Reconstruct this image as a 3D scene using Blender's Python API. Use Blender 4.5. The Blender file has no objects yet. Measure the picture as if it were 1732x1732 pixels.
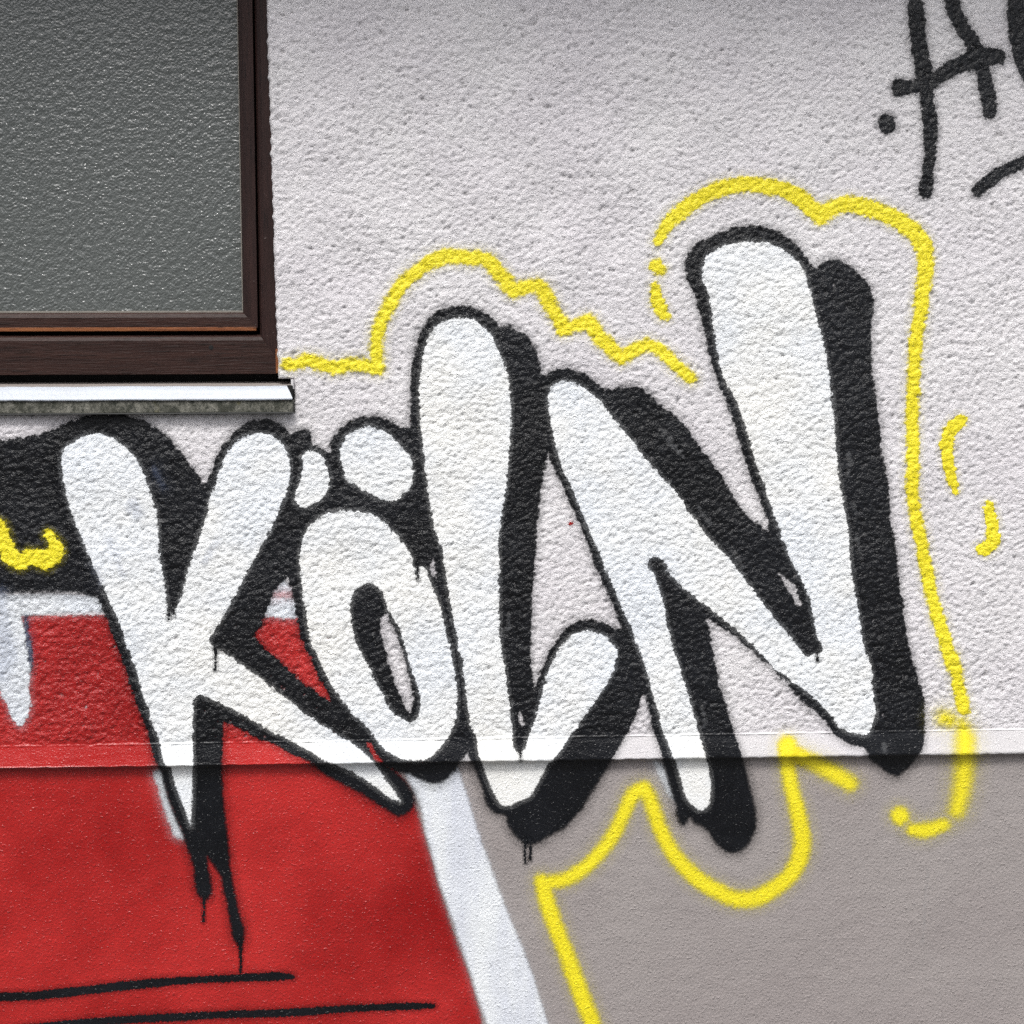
import bpy, math, random
import numpy as np
from mathutils import Matrix, Vector

random.seed(7); rng = np.random.default_rng(11)
scene = bpy.context.scene
COL = scene.collection

# ------------------------------------------------------------------ camera
FPX = 2400.0                       # focal length in photo pixels (photo is 1732 wide)
YAW, PITCH, ROLL = 0.037, 0.065, 0.0052
ZC = 1.42                          # height of the picture centre on the wall
DIST = 2.4
fw = np.array([math.sin(YAW)*math.cos(PITCH), math.cos(YAW)*math.cos(PITCH), -math.sin(PITCH)])
rt0 = np.array([math.cos(YAW), -math.sin(YAW), 0.0])
up0 = np.cross(rt0, fw)
rt = rt0*math.cos(ROLL) - up0*math.sin(ROLL)
up = rt0*math.sin(ROLL) + up0*math.cos(ROLL)
CAM = np.array([0.0, 0.0, ZC]) - fw*DIST
cam = bpy.data.cameras.new('camera'); cam_o = bpy.data.objects.new('camera', cam); COL.objects.link(cam_o)
cam.sensor_width = 36.0; cam.lens = FPX/1732*36.0; cam.clip_start = 0.05; cam.clip_end = 500
cam_o.matrix_world = Matrix(((rt[0], up[0], -fw[0], CAM[0]), (rt[1], up[1], -fw[1], CAM[1]),
                             (rt[2], up[2], -fw[2], CAM[2]), (0, 0, 0, 1)))
scene.camera = cam_o

def project(X, Y, Z):
    dx, dy, dz = X-CAM[0], Y-CAM[1], Z-CAM[2]
    k = dx*fw[0]+dy*fw[1]+dz*fw[2]
    return (866+FPX*(dx*rt[0]+dy*rt[1]+dz*rt[2])/k, 866-FPX*(dx*up[0]+dy*up[1]+dz*up[2])/k)

def onwall(px, py, y=0.0):
    d = fw + rt*(px-866)/FPX - up*(py-866)/FPX
    t = (y-CAM[1])/d[1]
    p = CAM+d*t
    return p[0], p[2]

# ------------------------------------------------------------------ world, sun, exposure
SUN_EL, SUN_AZ = math.radians(58), math.radians(-16)   # azimuth from the wall's outward normal, to the left
world = bpy.data.worlds.new("World"); scene.world = world; world.use_nodes = True
wn = world.node_tree.nodes; wl = world.node_tree.links
for n in list(wn): wn.remove(n)
sky = wn.new('ShaderNodeTexSky'); sky.sky_type = 'NISHITA'; sky.sun_disc = False
sky.sun_elevation = SUN_EL; sky.air_density = 1.0; sky.dust_density = 4.0; sky.ozone_density = 1.0
hs = wn.new('ShaderNodeHueSaturation'); hs.inputs['Saturation'].default_value = 0.35
bg = wn.new('ShaderNodeBackground'); bg.inputs['Strength'].default_value = 0.12
wo = wn.new('ShaderNodeOutputWorld')
wl.new(sky.outputs[0], hs.inputs['Color']); wl.new(hs.outputs[0], bg.inputs[0]); wl.new(bg.outputs[0], wo.inputs[0])
sd = Vector((math.sin(SUN_AZ)*math.cos(SUN_EL), -math.cos(SUN_AZ)*math.cos(SUN_EL), math.sin(SUN_EL)))  # towards the sun
sky.sun_rotation = math.atan2(sd.x, sd.y)
sun = bpy.data.lights.new('sun', 'SUN'); sun.energy = 1.5; sun.angle = math.radians(14); sun.color = (1, 0.985, 0.96)
sun_o = bpy.data.objects.new('sun', sun); COL.objects.link(sun_o); sun_o.location = (0, -3, 6)
sun_o.rotation_euler = sd.to_track_quat('Z', 'Y').to_euler()
vs = scene.view_settings; vs.view_transform = 'Standard'; vs.look = 'None'; vs.gamma = 1; vs.use_curve_mapping = False
vs.exposure = 0.76
scene.cycles.transparent_max_bounces = 24
scene.cycles.max_bounces = 4
scene.cycles.use_denoising = False           # keeps the fine grain of the render
scene.cycles.sample_clamp_indirect = 4

# ------------------------------------------------------------------ object helpers
def tag(o, label=None, cat=None, group=None, kind=None):
    if label: o['label'] = label
    if cat: o['category'] = cat
    if group: o['group'] = group
    if kind: o['kind'] = kind
    return o
def empty(name, loc=(0, 0, 0)):
    o = bpy.data.objects.new(name, None); o.location = loc; o.empty_display_size = .05; COL.objects.link(o); return o
def link(name, me, mat, parent=None):
    o = bpy.data.objects.new(name, me); COL.objects.link(o)
    if mat: me.materials.append(mat)
    if parent:
        o.parent = parent
        o.location = (-parent.location[0], -parent.location[1], -parent.location[2])
    return o
def mesh_np(name, V, F, smooth=True, attrs=None):
    me = bpy.data.meshes.new(name)
    me.vertices.add(len(V)); me.vertices.foreach_set('co', np.ascontiguousarray(V, dtype=np.float32).ravel())
    n = len(F); k = F.shape[1]
    me.loops.add(n*k); me.loops.foreach_set('vertex_index', np.ascontiguousarray(F, dtype=np.int32).ravel())
    me.polygons.add(n); me.polygons.foreach_set('loop_start', np.arange(0, n*k, k, dtype=np.int32))
    me.polygons.foreach_set('loop_total', np.full(n, k, dtype=np.int32))
    me.polygons.foreach_set('use_smooth', np.full(n, smooth, dtype=bool))
    for a, v in (attrs or {}).items():
        at = me.attributes.new(a, 'FLOAT', 'POINT'); at.data.foreach_set('value', np.ascontiguousarray(v, dtype=np.float32))
    me.update(calc_edges=True); me.validate()
    return me

# ------------------------------------------------------------------ materials
class NT:
    def __init__(s, name):
        s.m = bpy.data.materials.new(name); s.m.use_nodes = True; s.t = s.m.node_tree
        s.N = s.t.nodes; s.L = s.t.links; s.N.clear()
        s.out = s.N.new('ShaderNodeOutputMaterial'); s.bsdf = s.N.new('ShaderNodeBsdfPrincipled')
        s.L.new(s.bsdf.outputs[0], s.out.inputs[0])
        s.co = s.N.new('ShaderNodeTexCoord').outputs['Object']
    def put(s, sock, v):
        if isinstance(v, bpy.types.NodeSocket): s.L.new(v, sock)
        elif isinstance(v, (tuple, list)) and len(v) == 3 and sock.type == 'RGBA': sock.default_value = (*v, 1)
        else: sock.default_value = v
    def math(s, op, a, b=0.0, c=None, clamp=False):
        n = s.N.new('ShaderNodeMath'); n.operation = op; n.use_clamp = clamp
        s.put(n.inputs[0], a); s.put(n.inputs[1], b)
        if c is not None: s.put(n.inputs[2], c)
        return n.outputs[0]
    def noise(s, scale, detail=2, rough=.5, stretch=None, off=0.0, dist=0.0):
        n = s.N.new('ShaderNodeTexNoise'); n.inputs['Scale'].default_value = scale
        n.inputs['Detail'].default_value = detail; n.inputs['Roughness'].default_value = rough; n.inputs['Distortion'].default_value = dist
        mp = s.N.new('ShaderNodeMapping'); s.L.new(s.co, mp.inputs[0]); s.L.new(mp.outputs[0], n.inputs['Vector'])
        mp.inputs['Location'].default_value = (off, off*1.7, off*.3)
        if stretch: mp.inputs['Scale'].default_value = stretch
        return n.outputs[0]
    def voro(s, scale, feature='F1', stretch=None):
        n = s.N.new('ShaderNodeTexVoronoi'); n.feature = feature; n.inputs['Scale'].default_value = scale
        mp = s.N.new('ShaderNodeMapping'); s.L.new(s.co, mp.inputs[0]); s.L.new(mp.outputs[0], n.inputs['Vector'])
        if stretch: mp.inputs['Scale'].default_value = stretch
        return n.outputs['Distance']
    def ramp(s, v, a, b, lo=0.0, hi=1.0):
        n = s.N.new('ShaderNodeMapRange'); n.interpolation_type = 'SMOOTHSTEP'
        s.put(n.inputs[0], v)
        for i, x in zip((1, 2, 3, 4), (a, b, lo, hi)): s.put(n.inputs[i], x)
        return n.outputs[0]
    def mix(s, f, a, b):
        n = s.N.new('ShaderNodeMix'); n.data_type = 'RGBA'
        s.put(n.inputs['Factor'], f); s.put(n.inputs['A'], a); s.put(n.inputs['B'], b) if False else None
        s.put(n.inputs[6], a); s.put(n.inputs[7], b)
        return n.outputs[2]
    def bump(s, h, dist, strength=1.0, normal=None):
        n = s.N.new('ShaderNodeBump'); n.inputs['Distance'].default_value = dist; n.inputs['Strength'].default_value = strength
        s.put(n.inputs['Height'], h)
        if normal: s.L.new(normal, n.inputs['Normal'])
        return n.outputs[0]
    def attr(s, name):
        n = s.N.new('ShaderNodeAttribute'); n.attribute_name = name; return n.outputs['Fac']
    def set(s, **k):
        for a, v in k.items(): s.put(s.bsdf.inputs[a.replace('_', ' ')], v)
        return s

def relief_bump(t, coarse=1.0):
    """fine grain of the render, shared by the wall and every coat of paint on it"""
    r = t.attr('rough_amt')
    f1 = t.noise(330, 2, .55)
    f2 = t.noise(620, 2, .6, off=3.1)
    h = t.math('ADD', t.math('MULTIPLY', f1, 1.0), t.math('MULTIPLY', f2, .45))
    sp = t.math('MULTIPLY', t.ramp(t.noise(210, 1, .5, off=12), .60, .74), .55)
    h = t.math('MULTIPLY', t.math('ADD', h, sp), t.math('MULTIPLY_ADD', r, .7, .3))
    return t.bump(h, .0017*coarse)

def wall_material(name, col_a, col_b, dirt, rough=.85, dirt_amt=.5):
    t = NT(name)
    n = t.noise(3.1, 4, .6)
    c = t.mix(t.ramp(n, .35, .65), col_a, col_b)
    sp = t.ramp(t.noise(75, 3, .7, off=5), .66, .78)
    pit = t.ramp(t.attr('hgt'), -1.0, -2.4)
    c = t.mix(t.math('MULTIPLY', t.math('MAXIMUM', t.math('MULTIPLY', sp, .35), pit), dirt_amt), c, dirt)
    t.set(Base_Color=c, Roughness=rough, Normal=relief_bump(t))
    t.bsdf.inputs['Specular IOR Level'].default_value = .3
    return t.m

def paint_material(name, a, b, rough=.42, halo=.16, scale=5.0, spec=.5, opac=1.0, streak=None, jag=1.6):
    """sprayed paint: attribute pd = distance inside the painted edge, ps = softness of that edge"""
    t = NT(name)
    n = t.noise(scale, 4, .6, stretch=streak)
    c = t.mix(t.ramp(n, .34, .66), a, b)
    pd, ps = t.attr('pd'), t.attr('ps')
    g = t.math('SUBTRACT', t.noise(230, 2, .6, off=9), .5)
    g2 = t.math('SUBTRACT', t.noise(560, 1, .6, off=2), .5)
    d = t.math('ADD', pd, t.math('ADD', t.math('MULTIPLY', g, jag*5), t.math('MULTIPLY', g2, jag*2)))
    e = t.math('DIVIDE', d, ps)
    f = t.ramp(e, -.7, .7, 0.0, opac)
    hz = t.ramp(pd, t.math('MULTIPLY_ADD', ps, -1.5, -12.0), 0.0, 0.0, 1.0)
    sp = t.ramp(t.noise(640, 1, .5, off=4), .52, .66)
    h = t.math('MULTIPLY', t.math('MULTIPLY', t.math('POWER', hz, 2.0), t.math('MULTIPLY_ADD', sp, .75, .25)), halo)
    f = t.math('MAXIMUM', f, h, clamp=True)
    miss = t.math('MULTIPLY', t.ramp(t.attr('hgt'), -1.7, -2.9), t.ramp(t.noise(14, 3, .6, off=15), .42, .62, .15, .75))
    f = t.math('MULTIPLY', f, t.math('SUBTRACT', 1.0, miss))      # spray does not reach the bottom of the deepest pits
    t.set(Base_Color=c, Roughness=t.math('MULTIPLY_ADD', t.noise(40, 2), .25, rough-.12), Normal=relief_bump(t))
    t.bsdf.inputs['Specular IOR Level'].default_value = spec
    tr = t.N.new('ShaderNodeBsdfTransparent'); mx = t.N.new('ShaderNodeMixShader')
    t.L.new(f, mx.inputs[0]); t.L.new(tr.outputs[0], mx.inputs[1]); t.L.new(t.bsdf.outputs[0], mx.inputs[2])
    t.L.new(mx.outputs[0], t.out.inputs[0])
    return t.m

M = {}
M['render'] = wall_material('rough_render', (.69, .665, .69), (.73, .715, .725), (.26, .25, .25), dirt_amt=.45)
M['ledge'] = wall_material('ledge_render', (.62, .60, .615), (.64, .625, .63), (.3, .28, .27), rough=.6, dirt_amt=.25)
M['plinth'] = wall_material('plinth_render', (.315, .282, .275), (.335, .305, .295), (.16, .15, .145), rough=.7, dirt_amt=.25)
M['black'] = paint_material('black_spray', (.003, .0035, .005), (.007, .008, .011), rough=.27, halo=.6, spec=.40)
M['white'] = paint_material('white_spray', (.79, .83, .875), (.87, .87, .84), rough=.55, halo=.2, scale=3.6)
M['soft_white'] = paint_material('soft_white_spray', (.70, .74, .80), (.74, .77, .80), rough=.6, halo=.3, scale=6, opac=.97)
M['stripe'] = paint_material('stripe_spray', (.66, .69, .76), (.80, .83, .85), rough=.55, halo=.2, scale=5, streak=(2.6, 1, .6))
M['yellow'] = paint_material('yellow_spray', (.90, .785, .022), (.87, .74, .016), rough=.5, halo=.25, opac=.98)
M['red'] = paint_material('red_spray', (.27, .004, .004), (.50, .026, .024), rough=.28, halo=.3, scale=1.9)
M['pink'] = paint_material('pink_overspray', (.6, .12, .13), (.6, .2, .2), rough=.5, halo=.3, opac=.4)
M['blue'] = paint_material('blue_overspray', (.14, .19, .36), (.25, .32, .5), rough=.5, halo=.05, opac=.16, scale=20)
M['scuff'] = paint_material('pale_scuff', (.4, .42, .45), (.5, .5, .5), rough=.7, halo=.0, opac=.12, scale=90)
M['navy'] = paint_material('navy_spray', (.03, .05, .12), (.02, .03, .07), rough=.45, halo=.3, opac=.9)

# ------------------------------------------------------------------ wall grid
STEP = .0024
def lines(lo, hi, a, b, extra=()):
    inner = np.arange(lo, hi+STEP/2, STEP)
    out = [inner]; x = lo; s = STEP; L = []
    while x > a: s = min(s*1.12, .012); x -= s; L.append(x)
    out.insert(0, np.array(L[::-1])); x = hi; s = STEP; L = []
    while x < b: s = min(s*1.12, .012); x += s; L.append(x)
    out.append(np.array(L)); g = np.concatenate(out)
    for e in extra:                                   # move the nearest line onto each fixed edge
        g[np.argmin(abs(g-e))] = e
    return g
# fixed edges, measured on the photograph and laid on the wall plane
XE, _ = onwall(469, 600); XS, _ = onwall(498, 680)    # plaster edge beside the window, right end of the sill
_, ZA = onwall(475, 640); _, ZB = onwall(488, 699)    # plaster edge above the sill end, underside of the sill
_, ZS = onwall(400, 641)
zlb = [onwall(x, y, -.010)[1] for x, y in ((0, 1297), (500, 1291.5), (800, 1286.5), (1300, 1280.5), (1732, 1277))]
ZL = float(np.mean(zlb))                              # lower edge of the ledge
bt = np.array([onwall(x, y, 0) for x, y in ((0, 1262.7), (500, 1256), (800, 1248), (1300, 1239), (1732, 1235))])
BTa, BTb = np.polyfit(bt[:, 0], bt[:, 1], 1)
ZT = BTb                                               # upper edge of the ledge at x = 0
X0, _ = onwall(-25, 866); X1, _ = onwall(1757, 866)
_, Z1 = onwall(866, -25); _, Z0 = onwall(866, 1757)
gx = lines(X0-.03, X1+.03, -2.9, 2.9, (XE, XS))
gz = lines(Z0-.03, Z1+.03, .0, 3.25, (ZA, ZB, ZT))
gz = gz[gz >= -1e-6]
gz = gz[(gz < ZL-.0035) | (gz > ZL+.0012)]
gz = gz[abs(gz-ZT) > .0030]
gz = np.sort(np.concatenate([gz, [ZT-.0024, ZT-.0010, ZT, ZT+.0010, ZT+.0024, ZL-.0030, ZL-.0018, ZL-.0006, ZL]]))
iXE, iXS = int(np.argmin(abs(gx-XE))), int(np.argmin(abs(gx-XS)))
jZA, jZB, jZT, jZL = (int(np.argmin(abs(gz-v))) for v in (ZA, ZB, ZT, ZL))
nx, nz = len(gx), len(gz)
GX, GZ = np.meshgrid(gx, gz)

# band-passed noise fields on a regular lattice, sampled at the wall points
LX, LZ, LS = 2560, 1408, .0024
def field(wave, width=.45, aniso=1.0, ang=0.0, seed=0):
    r = np.random.default_rng(seed)
    w = r.standard_normal((LZ, LX)).astype(np.float32)
    F = np.fft.rfft2(w)
    fy = np.fft.fftfreq(LZ, LS)[:, None]; fx = np.fft.rfftfreq(LX, LS)[None, :]
    c, s = math.cos(ang), math.sin(ang)
    u = (fx*c+fy*s)*aniso; v = -fx*s+fy*c
    k = np.sqrt(u*u+v*v)*wave+1e-9
    F *= np.exp(-(np.log(k)/width)**2)
    n = np.fft.irfft2(F, s=(LZ, LX)).astype(np.float32)
    return n/n.std()
def sample(n, X, Z):
    a = (X+3.05)/LS; b = (Z+.05)/LS
    i = np.clip(a.astype(int), 0, LX-2); j = np.clip(b.astype(int), 0, LZ-2)
    fa = np.clip(a-i, 0, 1); fb = np.clip(b-j, 0, 1)
    return n[j, i]*(1-fa)*(1-fb)+n[j, i+1]*fa*(1-fb)+n[j+1, i]*(1-fa)*fb+n[j+1, i+1]*fa*fb

ANG = math.radians(18)
n1 = field(.0108, .40, 1.4, ANG, 1)
n2 = field(.0068, .35, 1.3, ANG, 2)
n3 = field(.024, .5, 1.3, ANG, 3)
n4 = field(.30, .6, 1, 0, 4)
n5 = field(.013, .45, 1.6, ANG, 5)
# rounded grains between sharp little crevices, and scattered pits
H = .46*n1+.40*n2+.34*n3
H = np.where(H > 0, H*.75, H*1.15)
crev = np.exp(-(n5/.16)**2)*(sample(n3, *np.meshgrid(np.arange(LX)*LS-3.05, np.arange(LZ)*LS-.05)) < .2)
H = H-.8*crev*(n1 < .1)*(n4 > -.6)
pits = np.clip(n2+.5*n1-1.75, 0, 2)*(n4 > -.5)
H = H-1.5*pits
H = (H-H.mean())/H.std()
m1 = field(.0062, .40, 1.2, .3, 21); m2 = field(.035, .5, 1.4, .2, 22); m3 = field(.011, .4, 1, 0, 23)
P = .75*m1+.22*m2+.9*np.clip(m3-1.0, 0, 3)
P = (P-P.mean())/P.std()
b1 = field(.012, .5, 4.0, 0.0, 31); b2 = field(.05, .5, 6.0, 0, 32)

# warps: the plaster edge leans over the frame towards the top, the ledge grows taller to the right
xe_top = onwall(450.4, 0)[0]; ze_top = onwall(450.4, 0)[1]; xe_bot, ze_bot = onwall(470, 633)
edge_dx = lambda z: np.clip((z-ze_bot)/(ze_top-ze_bot), 0, 1.3)*(xe_top-xe_bot)
wob = sample(field(.020, .5, 1, 0, 41), np.zeros_like(gz), gz)*.0007
WX = GX + np.exp(-((GX-XE)/.05)**2)*(edge_dx(GZ)+wob[:, None]*(GZ > ZA))
WZ = GZ + np.where(GZ >= ZL+.0001, np.exp(-((GZ-ZT)/.06)**2)*BTa*np.clip(GX, -1, 1), 0)
wob2 = sample(field(.035, .6, 1, 0, 42), gx, np.full_like(gx, 1.0))
near = np.exp(-((GZ-ZL)/.004)**2)
WZ = WZ + near*(wob2*.0004)[None, :]*(GZ < ZL+.02)*np.sign(1)

hR = sample(H, WX, WZ); hP = sample(P, WX, WZ); hB = sample(b1, WX, WZ)*.5+sample(b2, WX, WZ)
jj = np.arange(nz)[:, None]*np.ones((1, nx), int)
upper = jj > jZT; band = (jj <= jZT) & (jj >= jZL); low = jj < jZL
fade = np.clip((gz[:, None]-ZT)/.010, 0, 1)*np.ones((1, nx))
AMP = .00082
Yd = np.zeros_like(WX)
lip = np.exp(-((GZ-(ZT+.0004))/.0011)**2)*(.0011+.0005*sample(n3, WX, WZ*0+1))
# slow undulation of the hand-floated render
und = sample(field(.18, .5, 1, 0, 51), WX, WZ)*.0009
Yd = np.where(upper, hR*AMP*(.35+.65*fade)+lip+und*fade, 0)
tb = np.clip((ZT-gz[:, None])/(ZT-ZL), 0, 1)
Yd = np.where(band, .0010+.0095*tb+hB*.00012+lip*(tb < .05), Yd)
rec = -.0035
Yd = np.where(low, rec+hP*.00042+und*.35, Yd)
for k, (jr, yy) in enumerate(((jZL, .0105), (jZL-1, .0090), (jZL-2, .001), (jZL-3, rec+.0005))):
    Yd[jr, :] = yy+hB[jr]*.0001
# rounded plaster edges round the window and the sill end
dE = np.full_like(GX, 1.0)
dE = np.where(GZ >= ZA, np.minimum(dE, np.abs(GX-XE)), dE)
cut1 = (GX <= XE+1e-6) & (GZ >= ZA-1e-6)
dS = np.hypot(np.maximum(GX-XS, 0), np.maximum(ZB-GZ, 0)+np.maximum(GZ-ZA, 0))
dW = np.hypot(np.maximum(GX-XE, 0), np.maximum(ZA-GZ, 0))
# the window rectangle runs from WXL to XE and from ZA up to WZT; the sill rectangle from WXL to XS
WXL, WZT = XE-.84, ZA+1.10
iWL = int(np.argmin(abs(gx-WXL))); jWT = int(np.argmin(abs(gz-WZT)))
WXL, WZT = gx[iWL], gz[jWT]
iSL = int(np.argmin(abs(gx-(WXL-.029)))); SXL = gx[iSL]
def rect_dist(x0, x1, z0, z1):
    return np.hypot(np.maximum(np.maximum(x0-GX, GX-x1), 0), np.maximum(np.maximum(z0-GZ, GZ-z1), 0))
dW = rect_dist(WXL, XE, ZA, WZT); dS = rect_dist(SXL, XS, ZB, ZA)
e1 = np.clip(1-dW/.007, 0, 1); e2 = np.clip(1-dS/.004, 0, 1)
Yd = Yd*(1-.92*e1)-.006*e1**2 + .002*np.exp(-((dW-.006)/.005)**2)-.002*e2**2
Wy = -Yd
inside = lambda x0, x1, z0, z1: (GX > x0+1e-6) & (GX < x1-1e-6) & (GZ > z0+1e-6) & (GZ < z1-1e-6)
# faces (quads), dropped inside the openings
fi = np.arange(nx-1)[None, :]; fj = np.arange(nz-1)[:, None]
F00 = fj*nx+fi
cx = (gx[:-1]+gx[1:])/2; cz = (gz[:-1]+gz[1:])/2
hole = ((cx[None] > WXL) & (cx[None] < XE) & (cz[:, None] > ZA) & (cz[:, None] < WZT)) | \
       ((cx[None] > SXL) & (cx[None] < XS) & (cz[:, None] > ZB) & (cz[:, None] < ZA))
WV = np.stack([WX, Wy, WZ], -1)
# normals
tx = np.gradient(WV, axis=1); tz = np.gradient(WV, axis=0)
NR = np.cross(tx, tz); NR /= np.linalg.norm(NR, axis=-1, keepdims=True)+1e-12
NR *= np.where(NR[..., 1:2] > 0.02, -1, 1)
PX, PY = project(WX, Wy, WZ)
rough_amt = np.where(upper, .35+.65*fade, np.where(band, .22, .45))
hgt = np.where(upper, hR, np.where(band, 0, hP))
fcol_x, fcol_z = PX[nz//2], PY[:, nx//2]

def grid_mesh(name, keep, offset, mat, parent, attrs=None, skirt=False):
    """mesh of the wall cells in keep, lifted by offset along the surface normal"""
    keep = keep & ~hole
    J, I = np.nonzero(keep)
    a = J*nx+I
    F = np.stack([a, a+1, a+nx+1, a+nx], 1)
    used, inv = np.unique(F, return_inverse=True)
    V = (WV+NR*offset).reshape(-1, 3)[used]
    F = inv.reshape(F.shape)
    at = {'rough_amt': rough_amt.ravel()[used], 'hgt': hgt.ravel()[used]}
    for k, v in (attrs or {}).items(): at[k] = v.ravel()[used]
    if skirt:                                          # side faces of the openings
        E = np.concatenate([F[:, [0, 1]], F[:, [1, 2]], F[:, [2, 3]], F[:, [3, 0]]])
        key = np.sort(E, 1); _, idx, cnt = np.unique(key, axis=0, return_index=True, return_counts=True)
        E = E[idx[cnt == 1]]
        vi = used[E]; x = WX.ravel()[vi]; z = GZ.ravel()[vi]
        ok = ((GX.ravel()[vi] > SXL-.001) & (GX.ravel()[vi] < XS+.001) & (z > ZB-.001) & (z < WZT+.001)).all(1)
        E = E[ok]
        uv, ev = np.unique(E, return_inverse=True); ev = ev.reshape(E.shape)+len(V)
        back = V[uv].copy(); back[:, 1] = .075
        F = np.concatenate([F, np.stack([E[:, 1], E[:, 0], ev[:, 0], ev[:, 1]], 1)])
        V = np.concatenate([V, back]); at = {k: np.concatenate([v, v[uv]]) for k, v in at.items()}
    me = mesh_np(name, V, F, True, at)
    return link(name, me, mat, parent)

wall = tag(empty('house_wall', (0, 0, 0)), 'rough white rendered house wall with a narrow ledge above a smoother grey base', 'wall')
fjm = fj*np.ones((1, nx-1), int)
grid_mesh('rough_render', fjm >= jZT, 0, M['render'], wall, skirt=True)
grid_mesh('ledge', (fjm < jZT) & (fjm >= jZL-3), 0, M['ledge'], wall)
grid_mesh('plinth', fjm < jZL-3, 0, M['plinth'], wall)

# ------------------------------------------------------------------ drawing tools: shapes traced on the wall
REG = dict(A=(0, 400), B=(0, 800), C=(0, 1232), D=(400, 500), E=(400, 900), F=(800, 500), G=(800, 950), H=(1232, 650),
           I=(1100, 250), J=(1200, 1000), K=(450, 380), M=(800, 1232), N=(500, 1232), O=(1232, 1232))
def T(spec):
    """'D 10,20 30,40 | G 5,6' -> points; a trailing ! marks a corner; :r gives a radius"""
    pts = []
    for part in spec.replace('\n', ' ').split('|'):
        tk = part.split(); ox, oy = (REG[tk[0]] if tk[0] in REG else ((1382, 0) if tk[0] == 'T' else (0, 0)))
        s = 3.464 if tk[0] in REG else (4.949 if tk[0] == 'T' else 1.0)
        for q in tk[1:]:
            corner = q.endswith('!'); q = q.rstrip('!')
            r = None
            if ':' in q: q, r = q.split(':'); r = float(r)/s
            x, y = map(float, q.split(','))
            pts.append((ox+x/s, oy+y/s, r, corner))
    return pts
def smooth(pts, closed, sub=4):
    n = len(pts); out = []
    r = 4.0; R = []
    for p in pts:
        r = p[2] if p[2] is not None else r; R.append(r)
    if pts[0][2] is None and not closed and any(p[2] for p in pts): R = [x for x in R]
    Q = [np.array((p[0], p[1], R[i])) for i, p in enumerate(pts)]
    segs = n if closed else n-1
    for i in range(segs):
        p1, p2 = Q[i], Q[(i+1) % n]
        c1, c2 = pts[i][3], pts[(i+1) % n][3]
        p0 = Q[(i-1) % n] if (closed or i > 0) else p1*2-p2
        p3 = Q[(i+2) % n] if (closed or i+2 < n) else p2*2-p1
        L = np.linalg.norm((p2-p1)[:2])+1e-6
        l0 = np.linalg.norm((p1-p0)[:2])+1e-6; l3 = np.linalg.norm((p3-p2)[:2])+1e-6
        m1 = (p2-p1) if c1 else ((p2-p1)/L*l0+(p1-p0)/l0*L)/(L+l0)*L
        m2 = (p2-p1) if c2 else ((p2-p1)/L*l3+(p3-p2)/l3*L)/(L+l3)*L
        for k in range(sub):
            t = k/sub; t2, t3 = t*t, t*t*t
            out.append((2*t3-3*t2+1)*p1+(t3-2*t2+t)*m1+(-2*t3+3*t2)*p2+(t3-t2)*m2)
    if not closed: out.append(Q[-1])
    return np.array(out)
FAR = 60.0
def rng_ij(x0, x1, y0, y1, m):
    i0 = np.searchsorted(fcol_x, x0-m-45); i1 = np.searchsorted(fcol_x, x1+m+45)
    a = np.searchsorted(-fcol_z, -(y1+m+45)); b = np.searchsorted(-fcol_z, -(y0-m-45))
    return max(i0, 0), min(i1, nx), max(a, 0), min(b, nz)
def seg_dist(P, closed, rad):
    D = np.full((nz, nx), FAR, np.float32); m = len(P)
    for k in range(m if closed else m-1):
        a = P[k]; b = P[(k+1) % m]
        mg = 30+(max(a[2], b[2]) if rad else 0)
        i0, i1, j0, j1 = rng_ij(min(a[0], b[0]), max(a[0], b[0]), min(a[1], b[1]), max(a[1], b[1]), mg)
        if i1 <= i0 or j1 <= j0: continue
        x = PX[j0:j1, i0:i1]-a[0]; y = PY[j0:j1, i0:i1]-a[1]
        dx, dy = b[0]-a[0], b[1]-a[1]; L2 = dx*dx+dy*dy+1e-9
        t = np.clip((x*dx+y*dy)/L2, 0, 1)
        d = np.sqrt((x-t*dx)**2+(y-t*dy)**2)
        if rad: d = d-(a[2]+(b[2]-a[2])*t)
        np.minimum(D[j0:j1, i0:i1], d, out=D[j0:j1, i0:i1])
    return D
def poly(spec, sub=4):
    P = smooth(T(spec), True, sub) if isinstance(spec, str) else spec
    D = seg_dist(P, True, False)
    i0, i1, j0, j1 = rng_ij(P[:, 0].min(), P[:, 0].max(), P[:, 1].min(), P[:, 1].max(), 5)
    x = PX[j0:j1, i0:i1]; y = PY[j0:j1, i0:i1]; ins = np.zeros(x.shape, bool)
    m = len(P)
    for k in range(m):
        a = P[k]; b = P[(k+1) % m]
        if a[1] == b[1]: continue
        lo, hi = min(a[1], b[1]), max(a[1], b[1])
        ja = max(np.searchsorted(-fcol_z, -(hi+45)), j0)-j0; jb = min(np.searchsorted(-fcol_z, -(lo-45)), j1)-j0
        if jb <= ja: continue
        yy = y[ja:jb]; xx = x[ja:jb]
        c = ((a[1] > yy) != (b[1] > yy)) & (xx < (b[0]-a[0])*(yy-a[1])/(b[1]-a[1])+a[0])
        ins[ja:jb] ^= c
    out = -D; out[j0:j1, i0:i1] = np.where(ins, D[j0:j1, i0:i1], -D[j0:j1, i0:i1])
    return out
def stroke(spec, sub=5):
    return -seg_dist(smooth(T(spec), False, sub), False, True)
def U(*a):
    r = a[0]
    for b in a[1:]: r = np.maximum(r, b)
    return r
def minus(a, *bs):
    for b in bs: a = np.minimum(a, -b)
    return a

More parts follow.
